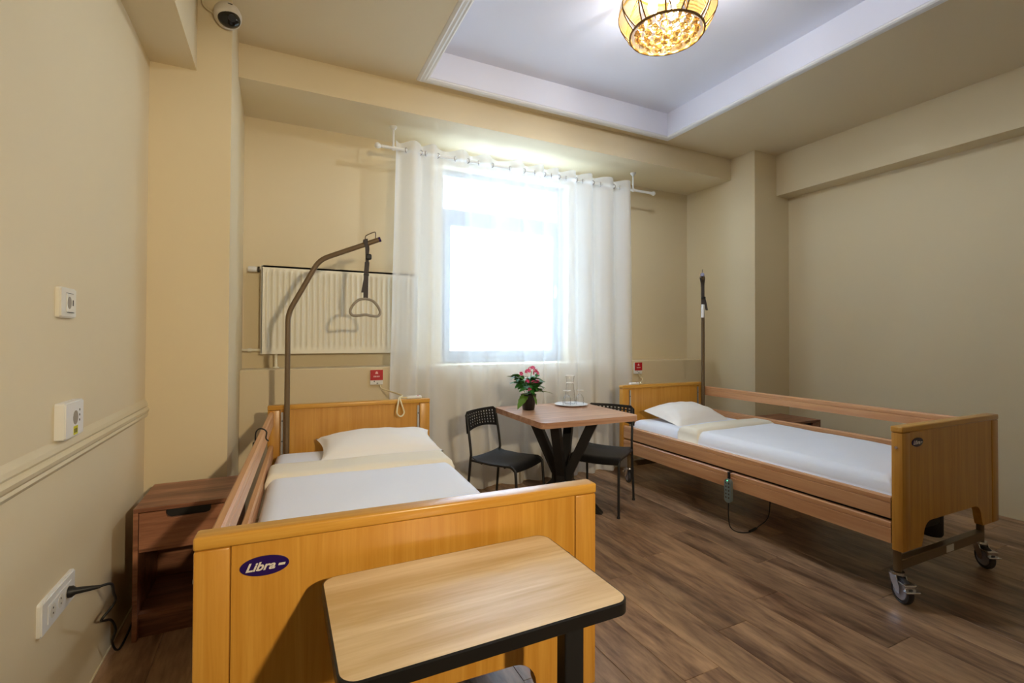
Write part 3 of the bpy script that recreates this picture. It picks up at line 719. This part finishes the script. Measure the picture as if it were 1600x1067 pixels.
# ---------------------------------------------------------------- nightstands
def nightstand(loc, rz, Wn, Dn, Hn, label):
    t = thing('nightstand', label, 'nightstand', loc, rz, 'oak nightstands beside the beds')
    th = .018
    obj('top_board', box(NB(), 0, Wn, 0, Dn, Hn-th, Hn, .0015), 'night', t)
    for x0 in (0, Wn-th): obj('side_panel', box(NB(), x0, x0+th, .0, Dn, 0, Hn-th-.0005, .001), 'night', t)
    obj('back_panel', box(NB(), th, Wn-th, Dn-.008, Dn, .03, Hn-th-.001), 'night', t)
    obj('bottom_shelf', box(NB(), th+.0005, Wn-th-.0005, .012, Dn-.009, .09, .108), 'night', t)
    obj('plinth', box(NB(), th+.0005, Wn-th-.0005, .03, .045, 0, .089), 'night', t)
    z0, z1 = Hn-.190, Hn-th-.004; w0, w1 = th+.003, Wn-th-.003; c = (w0+w1)/2; hw, hd, r = .085, .034, .02
    pts = [(w0, z0), (w1, z0), (w1, z1), (c+hw, z1)]+[(c+hw-r+r*math.cos(a), z1-hd+r+r*math.sin(a)) for a in (0, -PI/4, -PI/2)]+[(c-hw+r+r*math.cos(a), z1-hd+r+r*math.sin(a)) for a in (-PI/2, -3*PI/4, -PI)]+[(c-hw, z1), (w0, z1)]
    dr = obj('drawer', prism(NB(), pts, 0, .016, 'y'), 'night', t)
    bm = NB(); box(bm, c-hw+.001, c+hw-.001, .0165, .022, z1-hd, z1); obj('handle_cutout', bm, 'blackpl', dr)
    bm = NB(); box(bm, w0+.006, w1-.006, .022, Dn-.03, z0+.01, z0+.018); box(bm, w0+.006, w0+.016, .022, Dn-.03, z0+.018, z1-.02); box(bm, w1-.016, w1-.006, .022, Dn-.03, z0+.018, z1-.02); obj('drawer_box', bm, 'night', dr)
    return t
nightstand((-.562, 2.56, 0), 0, .40, .39, .57, 'dark oak nightstand with a black cut-out drawer pull below the left wall sockets')
nightstand((4.06, 2.70, 0), .0, .40, .39, .57, 'dark oak nightstand between the bed with the hand control and the right wall')

# ---------------------------------------------------------------- dining table
tb = thing('dining_table', 'square oak-topped dining table on crossed black steel legs', 'table', (1.965, 3.14, 0), math.radians(-.5))
hs = .405
obj('table_top', prism(NB(), rrect(-hs, hs, -hs, hs, .045), .708, .748, 'z'), 'table', tb)
for sx, sy in ((-1, -1), (1, -1), (1, 1), (-1, 1)):
    bm = NB(); a = math.atan2(sy, sx); 
    prof_ = [(.40, .702), (.075, .30), (.075, .26), (.36, 0)]
    wdt = .045
    # flat leg in the diagonal plane: offset polygon
    up = [(.285, .702), (.205, .702), (.012, .28), (.012, .22), (.225, 0), (.305, 0), (.080, .228), (.080, .27)]
    prism(bm, up, -wdt/1.4, wdt/1.4, 'y')
    bmesh.ops.rotate(bm, cent=(0, 0, 0), matrix=Matrix.Rotation(a, 3, 'Z'), verts=bm.verts[:])
    obj('leg', bm, 'black', tb)
bm = NB(); box(bm, -.27, .27, -.27, .27, .702, .7075); obj('mounting_plate', bm, 'black', tb)
bm = NB(); lathe(bm, [(0, .23), (.05, .23), (.05, .29), (0, .29)], (0, 0, 0), 4); obj('hub', bm, 'black', tb)

# ---------------------------------------------------------------- chairs
def make_chair(loc, rz, label):
    t = thing('metal_chair', label, 'chair', loc, rz, 'black chairs at the dining table')
    w_ = .19; r = .0095
    for s in (-1, 1):
        bm = NB(); tube(bm, smoothpath([(s*.195, .235, .0), (s*w_, .200, .40), (s*w_, .195, .46), (s*.188, .215, .60), (s*.182, .243, .735)], 5), r, 10); obj('leg', bm, 'black', t, 60)
        bm = NB(); tube(bm, smoothpath([(s*.195, -.215, .0), (s*w_, -.195, .34), (s*w_, -.182, .395), (s*w_, -.150, .412)], 5), r, 10); obj('leg', bm, 'black', t, 60)
        bm = NB(); tube(bm, [(s*w_, -.150, .412), (s*w_, .02, .405), (s*w_, .198, .412)], r*.95, 10); obj('seat_rail', bm, 'black', t, 60)
        bm = NB(); 
        for yy in (.235, -.215): lathe(bm, [(0, 0), (.012, 0), (.012, .012), (.0097, .015), (0, .015)], (s*.195, yy, .0), 12)
        obj('foot_cap', bm, 'blackpl', t, 40)
    bm = NB(); tube(bm, [(-w_, .10, .400), (w_, .10, .400)], .007, 8); tube(bm, [(-w_, -.10, .400), (w_, -.10, .400)], .007, 8); obj('cross_tube', bm, 'black', t, 60)
    # seat shell
    V = []; F = []; nx_, ny_ = 14, 16
    for k in (0, 1):
        for j in range(ny_+1):
            v = j/ny_; y = .205-.395*v
            z = .424-.010*math.sin(PI*v)-(max(0, v-.78)/.22)**2*.042+.010*max(0, .15-v)/.15
            for i in range(nx_+1):
                u = i/nx_*2-1; wd = .196-.012*(1-v)
                V.append((u*wd, y, z-.010*(1-u*u)-(.005 if k else 0)))
    n1 = nx_+1; off = n1*(ny_+1)
    for j in range(ny_):
        for i in range(nx_): a = j*n1+i; F.append((a, a+n1, a+n1+1, a+1)); F.append((off+a, off+a+1, off+a+n1+1, off+a+n1))
    border = [i for i in range(nx_+1)]+[j*n1+nx_ for j in range(1, ny_+1)]+[ny_*n1+i for i in range(nx_-1, -1, -1)]+[j*n1 for j in range(ny_-1, 0, -1)]
    for i in range(len(border)): c, d = border[i], border[(i+1) % len(border)]; F.append((c, d, off+d, off+c))
    obj('seat', (V, [], F), 'blackpl', t, 40)
    # perforated backrest: 11 x 5 square holes
    nc, nr = 11, 5
    us = [0, .07]; 
    for i in range(nc): us += [.07+.86*(i+.28)/nc, .07+.86*(i+.78)/nc]
    us += [.93, 1]
    vs = [0, .10]
    for i in range(nr): vs += [.10+.78*(i+.25)/nr, .10+.78*(i+.80)/nr]
    vs += [.90, 1]
    bm = NB(); G = []
    def bp(u, v, k):
        x = (u*2-1); 
        cr_ = .03*max(0, abs(x)-.86)/.14*max(0, v-.86)/.14
        z = .615+.145*v-cr_+(.030*(1-x*x))*(1-v)*.9*1.0 - (1-v)*.012
        y = .222+.022*v+.030*(1-x*x)-.004+k*.006
        return (x*(.205-.006*v), y+.0, z)
    for k in (0, 1): G.append([[bm.verts.new(bp(u, v, k)) for u in us] for v in vs])
    hole = lambda i, j: (2 <= i < 2+2*nc-0 and i % 2 == 0 and i <= 2*nc) and (2 <= j <= 2*nr and j % 2 == 0)
    I, J = len(us)-1, len(vs)-1
    solid = lambda i, j: 0 <= i < I and 0 <= j < J and not hole(i, j)
    for j in range(J):
        for i in range(I):
            if not solid(i, j): continue
            q0 = [G[0][j][i], G[0][j][i+1], G[0][j+1][i+1], G[0][j+1][i]]; q1 = [G[1][j][i], G[1][j][i+1], G[1][j+1][i+1], G[1][j+1][i]]
            bm.faces.new(q0); bm.faces.new(q1[::-1])
            for (di, dj, a, b) in ((-1, 0, 3, 0), (1, 0, 1, 2), (0, -1, 0, 1), (0, 1, 2, 3)):
                if not solid(i+di, j+dj): bm.faces.new((q0[b], q0[a], q1[a], q1[b]))
    bmesh.ops.recalc_face_normals(bm, faces=bm.faces[:])
    obj('backrest', bm, 'blackpl', t)
    return t
make_chair((1.529, 3.218, 0), .5486, 'black perforated-back metal chair beside the potted pink flowers')
make_chair((2.281, 3.074, 0), -.9385, 'black perforated-back metal chair beside the plate of glasses')

# ---------------------------------------------------------------- things on the table
ZT = .748
fp = thing('potted_plant', 'pink flowering plant with green leaves in a black pot on the table', 'plant', (1.755, 3.31, ZT))
bm = NB(); lathe(bm, [(0, 0), (.044, 0), (.047, .004), (.062, .118), (.064, .120), (.060, .122), (.056, .108), (0, .105)], n=28); obj('pot', bm, 'pot', fp, 40)
bm = NB(); lathe(bm, [(0, .110), (.05, .106), (.056, .1065)], n=20); obj('soil', bm, 'soil', fp)
def leafmesh(l, w_, curl=.3, teeth=True):
    V = []; F = []; n = 10
    for i in range(n+1):
        t = i/n; ww = w_*math.sin(PI*min(1, t*.96+.04))**.75*(1-.35*t)
        if teeth and i % 2 and 0 < i < n: ww *= .86
        x = l*t; z = -curl*l*t*t
        V += [(x, -ww, z+.12*ww), (x, 0, z-.0), (x, ww, z+.12*ww)]
    m_ = len(V); V += [(x, y, z-.0012) for x, y, z in V]
    for i in range(n):
        for k in range(2): a = i*3+k; F.append((a, a+3, a+4, a+1)); b = a+m_; F.append((b, b+1, b+4, b+3))
    me = bpy.data.meshes.new('leaf'); me.from_pydata(V, [], F); me.update(); me.polygons.foreach_set('use_smooth', [True]*len(me.polygons)); return me
lm1 = leafmesh(.085, .024, .25); lm1.materials.append(M['leaf'])
lm2 = leafmesh(.15, .040, .45, True); lm2.materials.append(M['leaf2'])
def put(me, name, par, loc, rot, sc=1):
    o = bpy.data.objects.new(name, me); COL.objects.link(o); o.parent = par; o.location = loc; o.rotation_euler = rot; o.scale = (sc,)*3; return o
rnd = random.Random(11)
stems = []
bm = NB()
for i in range(9):
    a = 2*PI*i/9+rnd.uniform(-.3, .3); rd = rnd.uniform(.04, .10); zz = rnd.uniform(.20, .285)
    top = Vector((rd*math.cos(a), rd*math.sin(a), zz)); stems.append(top)
    tube(bm, smoothpath([(.015*math.cos(a), .015*math.sin(a), .105), (top.x*.6, top.y*.6, .18), top], 4), .0022, 6)
top = Vector((.02, -.01, .30)); stems.append(top); tube(bm, [(0, 0, .105), top], .0025, 6)
obj('stems', bm, 'leaf', fp)
for i in range(84):
    s = stems[i % len(stems)]; f = rnd.uniform(.35, .95); p = Vector((s.x*f, s.y*f, .105+(s.z-.105)*f)); a = math.atan2(s.y, s.x)+rnd.uniform(-1.6, 1.6)
    put(lm1, 'leaf', fp, p, (rnd.uniform(-.5, .5), rnd.uniform(-.7, .25), a), rnd.uniform(.85, 1.3))
for a, b, sc, zz in ((-2.5, .30, 1.0, .125), (-.25, -.35, 1.05, .130), (-1.35, .35, .75, .13), (.9, -.3, .8, .13)):
    put(lm2, 'large_leaf', fp, (.03*math.cos(a), .03*math.sin(a), zz), (.5*math.sin(a), b, a), sc)
# blossom: five petals
V = []; F = []
for k in range(5):
    a = 2*PI*k/5; b0 = len(V)
    for (rr_, da, z) in ((.001, 0, 0), (.008, -.45, .003), (.013, -.28, .004), (.0145, 0, .003), (.013, .28, .004), (.008, .45, .003)): V.append((rr_*math.cos(a+da), rr_*math.sin(a+da), z))
    F.append(tuple(range(b0, b0+6)))
bme = bpy.data.meshes.new('blossom'); bme.from_pydata(V, [], F); bme.materials.append(M['petal'])
def cluster(c, n, r):
    for i in range(n):
        d = Vector((rnd.gauss(0, 1), rnd.gauss(0, 1)-.3, abs(rnd.gauss(0, .8)))).normalized(); p = Vector(c)+d*r*rnd.uniform(.6, 1)
        put(bme, 'blossom', fp, p, (d.to_track_quat('Z', 'Y')).to_euler(), rnd.uniform(.9, 1.25))
for c, n, r in (((.035, 0, .305), 16, .034), ((-.01, -.01, .295), 7, .022), ((.05, -.03, .285), 6, .018), ((-.075, -.015, .282), 4, .012), ((-.042, -.055, .225), 3, .009), ((.010, -.062, .215), 5, .012), ((-.03, -.065, .165), 2, .007), ((.052, -.045, .215), 4, .012)):
    cluster(c, n, r)

pl = thing('plate', 'round white plate carrying a carafe and two upturned goblets', 'plate', (2.185, 3.365, ZT))
bm = NB(); lathe(bm, [(0, 0), (.09, 0), (.095, .004), (.135, .013), (.138, .015), (.134, .016), (.09, .008), (0, .007)], n=48); obj('plate_body', bm, 'plate', pl, 60)
pl.children[0].name = 'plate_rim'
cf = thing('carafe', 'clear glass carafe of water behind two upturned goblets', 'carafe', (2.20, 3.405, ZT+.0085))
bm = NB(); lathe(bm, [(0, 0), (.044, 0), (.047, .005), (.045, .05), (.036, .12), (.030, .17), (.032, .205), (.038, .235), (.0385, .238)], n=28); obj('carafe_body', bm, 'glass', cf, 60)
bm = NB(); lathe(bm, [(.0265, .1675), (.0285, .168), (0, .169)], n=24); obj('water', bm, 'glass', cf, 60)
bm = NB(); lathe(bm, [(.0385, .236), (.0400, .2375), (.0385, .239), (.0365, .2375), (.0385, .236)], n=28); obj('rim', bm, 'plate', cf)  # opaque white ring stands in for the highlight on the glass lip
bm = NB(); lathe(bm, [(.0305, .172), (.0325, .174), (.0325, .178), (.0305, .180), (.0300, .176), (.0305, .172)], n=28); obj('neck_band', bm, 'plate', cf)  # white ring painted as a bright glint round the glass neck
for i, (gx, gy, gl) in enumerate(((2.125, 3.335, 'upturned clear goblet on the plate, next to the potted plant side'), (2.245, 3.325, 'upturned clear goblet on the plate, next to the chair back side'))):
    g = thing('goblet', gl, 'glass', (gx, gy, ZT+.0095), 0, 'goblets on the plate')
    bm = NB(); lathe(bm, [(.032, 0), (.034, .03), (.030, .06), (.016, .082), (.006, .09), (.005, .112), (.008, .115), (.030, .119), (.030, .121), (0, .122)], n=24); obj('bowl', bm, 'glass', g, 60)
    bm = NB(); lathe(bm, [(.028, .1165), (.031, .118), (.031, .1215), (.028, .122), (.024, .120), (.028, .1165)], n=24); obj('foot_ring', bm, 'plate', g)  # white ring in place of the highlight on the goblet's foot edge

# ---------------------------------------------------------------- overbed table
zo = .762; ox0, ox1, oy0, oy1 = .088, .678, .803, 1.183
ob = thing('overbed_table', 'oak-topped overbed table with a black edge on a black post', 'table', (0, 0, 0))
obj('table_top', prism(NB(), rrect(ox0+.004, ox1-.004, oy0+.004, oy1-.004, .031, 8), zo-.02, zo, 'z'), 'over', ob)
bm = NB()
o_, i_ = rrect(ox0, ox1, oy0, oy1, .035, 8), rrect(ox0+.0042, ox1-.0042, oy0+.0042, oy1-.0042, .031, 8)
n = len(o_); rg = []
for pts, z in ((i_, zo+.0004), (o_, zo-.002), (o_, zo-.026), (i_, zo-.028)): rg.append([bm.verts.new((x, y, z)) for x, y in pts])
for a, b in ((0, 1), (1, 2), (2, 3), (3, 0)):
    for k in range(n): bm.faces.new((rg[a][k], rg[a][(k+1) % n], rg[b][(k+1) % n], rg[b][k]))
bmesh.ops.recalc_face_normals(bm, faces=bm.faces[:]); obj('edge_band', bm, 'edge', ob, 40)
bm = NB(); box(bm, .30, .655, .90, 1.05, zo-.046, zo-.029, .003); obj('support_frame', bm, 'black', ob)
pxc, pyc = .628, .968
bm = NB(); box(bm, pxc-.026, pxc+.026, pyc-.02, pyc+.02, .06, zo-.046, .004); obj('post', bm, 'black', ob)
bm = NB(); box(bm, pxc-.031, pxc+.031, pyc-.025, pyc+.025, .06, .40, .004); obj('outer_sleeve', bm, 'black', ob)
bm = NB(); box(bm, pxc-.03, pxc+.03, .78, 1.16, .035, .06, .004); box(bm, .10, pxc+.03, .79, .83, .035, .06, .004); box(bm, .10, pxc+.03, 1.12, 1.16, .035, .06, .004); obj('base', bm, 'black', ob)
bm = NB()
for x in (.13, pxc):
    for y in (.81, 1.14): lathe(bm, [(0, 0), (.014, 0), (.017, .006), (.017, .03), (.008, .036), (0, .036)], (x, y, 0), 14)
obj('foot_wheel', bm, 'blackpl', ob, 40)
bm = NB(); tube(bm, [(ox1-.02, 1.09, zo-.034), (ox1+.012, 1.09, zo-.034)], .009, 10); lathe(bm, [(0, 0), (.016, .002), (.018, .01), (.014, .018), (0, .02)], (ox1+.006, 1.09, zo-.034), 14, 'x'); obj('tilt_knob', bm, 'blackpl', ob, 40)
bm = NB(); lathe(bm, [(0, 0), (.010, 0), (.012, .01), (.010, .02), (0, .02)], (pxc+.048, pyc-.05, zo-.050), 12); obj('release_knob', bm, 'blackpl', ob, 40)

# ---------------------------------------------------------------- wall fittings
def on_left(y, z): return (LX, y, z)
def socket_plate(label, y, z, wy, hz, dep, style):
    t = thing('wall_socket', label, 'socket', (LX, y, z))
    # build in local: +x out of wall, y along, z up
    fr = NB(); prism(fr, rrect(-wy/2, wy/2, -hz/2, hz/2, .008), 0, dep, 'x'); 
    fe_ = [e for e in fr.edges if all(v.co.x > dep-.0001 for v in e.verts)]; bmesh.ops.bevel(fr, geom=fe_, offset=.004, segments=2, affect='EDGES')
    obj('frame_plate', fr, 'socket' if style != 2 else 'white', t, 30)
    return t
s1 = socket_plate('cream wall socket with a USB slot, above the labelled socket', 2.035, 1.424, .128, .098, .014, 1)
ins = obj('insert', box(NB(), .0141, .0165, -.024, .036, -.030, .030, .001), 'socket', s1)
bm = NB(); prism(bm, [(.016*math.cos(a)-.004, .016*math.sin(a)*1.25) for a in [2*PI*k/24 for k in range(24)]], .0166, .0172, 'x'); obj('socket_well', bm, 'grey', s1)
bm = NB(); box(bm, .0166, .0174, .022, .028, -.009, .010); obj('usb_slot', bm, 'dark', s1)
bm = NB(); box(bm, .0166, .0174, -.022, .034, -.0325, -.0305); box(bm, .0141, .0147, -.024, .036, .0302, .032); obj('shadow_gap', bm, 'dark', s1)  # dark strips painted for the shade along the insert's edges
s2 = socket_plate('white wall socket with a yellow sticker just above the chair rail', 2.055, 1.042, .155, .118, .028, 2)
bm = NB(); prism(bm, [(.021*math.cos(a)+.004, .021*math.sin(a)*1.1+.004) for a in [2*PI*k/24 for k in range(24)]], .0281, .0287, 'x'); obj('socket_well', bm, 'grey', s2)
bm = NB()
for k in range(3): box(bm, .0281, .029, .036, .041, .022-k*.017, .029-k*.017)
obj('indicator_mark', bm, 'dark', s2)
bm = NB(); box(bm, .0281, .029, -.012, .022, -.052, -.024); yl_ = obj('sticker', bm, 'yellow', s2); yl_['label'] = 'yellow sticker with dark print'
bm = NB()
for k in range(3): box(bm, .029, .0294, -.008+k*.009, -.003+k*.009, -.046, -.032)
obj('sticker_print', bm, 'dark', yl_)
s3 = socket_plate('white triple wall socket holding a black plug, low on the left wall', 2.003, .473, .256, .100, .013, 2)
ins = obj('insert', box(NB(), .0131, .0155, -.09, .088, -.029, .027, .001), 'white', s3)
for k in range(3):
    bm = NB(); c0 = -.058+k*.058
    prism(bm, [(.021*math.cos(a)+c0, .021*math.sin(a)-.001) for a in [2*PI*q/24 for q in range(24)]], .0156, .0162, 'x'); w_ = obj('socket_well', bm, 'socket', s3)
    bm = NB()
    for dz in (-.008, .008): lathe(bm, [(0, 0), (.003, 0), (.003, .0006), (0, .0006)], (.0162, c0, dz-.001), 10, 'x')
    obj('pin_hole', bm, 'dark', w_)
pg = thing('power_cord', 'black power plug and cord hanging from the low wall socket', 'cord', (LX, 2.06, .472))
bm = NB(); lathe(bm, [(0, .017), (.018, .017), (.018, .027), (.011, .036), (.008, .075), (.005, .10), (0, .10)], (0, 0, 0), 16, 'x'); obj('plug', bm, 'blackpl', pg, 50)
bm = NB(); tube(bm, smoothpath([(.095, 0, 0), (.12, .03, -.01), (.105, .12, -.08), (.09, .20, -.15), (.06, .17, -.19), (.05, .23, -.225), (.045, .34, -.28), (.055, .36, -.33), (.035, .40, -.40), (.045, .46, -.462), (.04, .70, -.466)], 6), .0045, 8); obj('cable', bm, 'blackpl', pg, 60)

def call_point(x, zc, label, cordpts, hs_loc, hs_rot, glabel):
    t = thing('call_point', label, 'call point', (x, YL, zc), 0, 'nurse call points above the headboards')
    obj('back_box', box(NB(), -.05, .05, -.022, 0, -.058, .058, .004), 'white', t)
    rc = obj('red_card', box(NB(), -.049, .049, -.024, -.0222, -.022, .060, .0005), 'red', t); rc['label'] = 'red printed card'
    bm = NB()
    prism(bm, [(-.012, .028), (.012, .028), (.010, .036), (.006, .046), (.0, .049), (-.006, .046), (-.010, .036)], -.0245, -.0241, 'y')
    for k in range(4): box(bm, -.024+k*.0125, -.024+k*.0125+.009, -.0245, -.0241, .002, .013)
    obj('card_print', bm, 'mark', rc)
    bm = NB(); box(bm, -.022, -.014, -.0228, -.0222, -.036, -.026); box(bm, .0, .012, -.0228, -.0222, -.050, -.043); obj('button_mark', bm, 'dark', t)
    c = thing('call_handset', glabel, 'handset', hs_loc, hs_rot, 'call handsets lying on the headboards')
    obj('handset_body', box(NB(), 0, .105, -.016, .016, 0, .02, .006, 3), 'white', c, 40)
    bm = NB(); lathe(bm, [(0, 0), (.007, 0), (.006, .002), (0, .0025)], (.08, 0, .02), 14); obj('call_button', bm, 'red', c, 40)
    bm = NB(); tube(bm, smoothpath(cordpts, 6), .0056, 8); co = obj('handset_cord', bm, 'cord', None, 60); tag(co, glabel.replace('handset', 'handset cord'), 'cord', 'call handset cords')
    return t
hx, hy, hz = loc2w(BL, .36, BL['L']-.028, BL['zt'])
call_point(.692, .990, 'red and white call point on the wall near the radiator', [(.72, YL-.012, .932), (.725, YL-.05, .905), (.76, YL-.16, .893), (.80, hy+.10, .888), (hx-.05, hy+.02, .8815), (hx-.075, hy-.06, .85), (hx-.085, hy-.075, .79), (hx-.06, hy-.078, .765), (hx-.035, hy-.072, .79), (hx-.05, hy-.055, .85), (hx-.045, hy, .8815), (hx+.0, hy, .883)], (hx, hy, hz+.0005), -.03, 'white call handset lying on the headboard by the radiator')
gx, gy, gz_ = loc2w(BR, -.40, BR['L']-.028, BR['zt'])
call_point(3.352, .995, 'red and white call point on the wall by the curtain edge', [(3.36, YL-.012, .937), (3.365, YL-.04, .91), (3.25, YL-.20, .895), (gx+.18, gy+.06, .892), (gx+.14, gy, .8865), (gx+.105, gy, .893)], (gx, gy, gz_+.0005), .02, 'white call handset lying on the headboard by the curtain edge')

# hand control of the right bed
hc = thing('hand_control', 'grey push-button hand control with a green light on the bed side rail', 'remote', loc2w(BR, -.514, 1.0, 0), -BR['th'])
bm = NB(); prism(bm, rrect(-.026, .026, .205, .365, .025, 8), -.022, .0, 'x'); obj('control_body', bm, 'remote', hc, 40)
bm = NB()
for k in range(5):
    for s in (-1, 1): box(bm, -.0235, -.0221, s*.011-.005, s*.011+.005, .235+k*.024, .245+k*.024)
obj('push_button', bm, 'dark', hc)
bm = NB(); lathe(bm, [(0, -.0012), (.0035, -.001), (.004, 0), (0, 0)], (-.022, 0, .353), 12, 'x'); obj('status_light', bm, 'led', hc)
bm = NB(); box(bm, -.012, .0, -.008, .008, .36, .408, .002); box(bm, -.012, .016, -.008, .008, .404, .410, .001); obj('hanging_hook', bm, 'blackpl', hc)
bm = NB(); tube(bm, smoothpath([(-.011, 0, .207), (-.012, 0, .12), (.0, -.005, .04), (.04, -.03, .009), (.10, -.06, .007), (.16, -.06, .010), (.24, -.03, .011), (.42, .02, .05), (.47, .05, .30)], 6), .0035, 8); obj('control_cable', bm, 'blackpl', hc, 60)
bm = NB(); tube(bm, [(.115, -.062, .011), (.20, -.045, .013)], .008, 10); obj('cable_sleeve', bm, 'blackpl', hc, 60)
# black clamp clip and grey cable on the left bed's raised rail
rx_, ry_, rz_ = loc2w(BL, -.500, 1.42, BL['zt']-.028)
ch = thing('rail_hook', 'thin dark hook looped over the raised bed rail near the nightstand', 'hook', (rx_, ry_, rz_), -BL['th'])
bm = NB(); tube(bm, smoothpath([(-.024, 0, -.06), (-.024, 0, -.01), (-.012, 0, .012), (.008, 0, .012), (.024, 0, -.004), (.022, 0, -.035), (.034, 0, -.05)], 6), .0035, 8); obj('hook_wire', bm, 'blackpl', ch, 60)
bm = NB(); box(bm, -.036, -.016, -.012, .012, -.085, -.05, .003); obj('hook_clip', bm, 'blackpl', ch)

# ---------------------------------------------------------------- security camera
sc = thing('security_camera', 'white dome security camera with a black eye on the left pier', 'camera', (-.280, PLY, 3.10))
sc.scale = (1.12, 1.12, 1.12)
bm = NB(); lathe(bm, [(0, 0), (.052, 0), (.058, -.008), (.062, -.030), (.060, -.038), (0, -.038)], (0, 0, 0), 32, 'y'); obj('base_ring', bm, 'camw', sc, 40)
bm = NB(); bmesh.ops.create_uvsphere(bm, u_segments=28, v_segments=16, radius=.060); bmesh.ops.scale(bm, vec=(1, .95, .98), verts=bm.verts[:]); bmesh.ops.translate(bm, vec=(0, -.040, 0), verts=bm.verts[:]); obj('dome', bm, 'camw', sc, 180)
bm = NB(); bmesh.ops.create_uvsphere(bm, u_segments=24, v_segments=14, radius=.050); bmesh.ops.scale(bm, vec=(1, .8, .82), verts=bm.verts[:]); bmesh.ops.translate(bm, vec=(.008, -.058, -.030), verts=bm.verts[:]); ey = obj('eye_cover', bm, 'gloss', sc, 180)
bm = NB(); tube(bm, [(.022, -.090, -.040), (.025, -.1005, -.048)], .016, 16); obj('lens', bm, 'blackpl', ey, 60)
bm = NB(); box(bm, .004, .024, -.0915, -.086, .026, .029); obj('logo_mark', bm, 'dark', sc)
bm = NB(); tube(bm, smoothpath([(-.055, -.012, .008), (-.085, -.012, .018), (-.108, -.012, .045), (-.110, -.012, .109)], 5), .006, 8); obj('cable_duct', bm, 'trim', sc, 60)
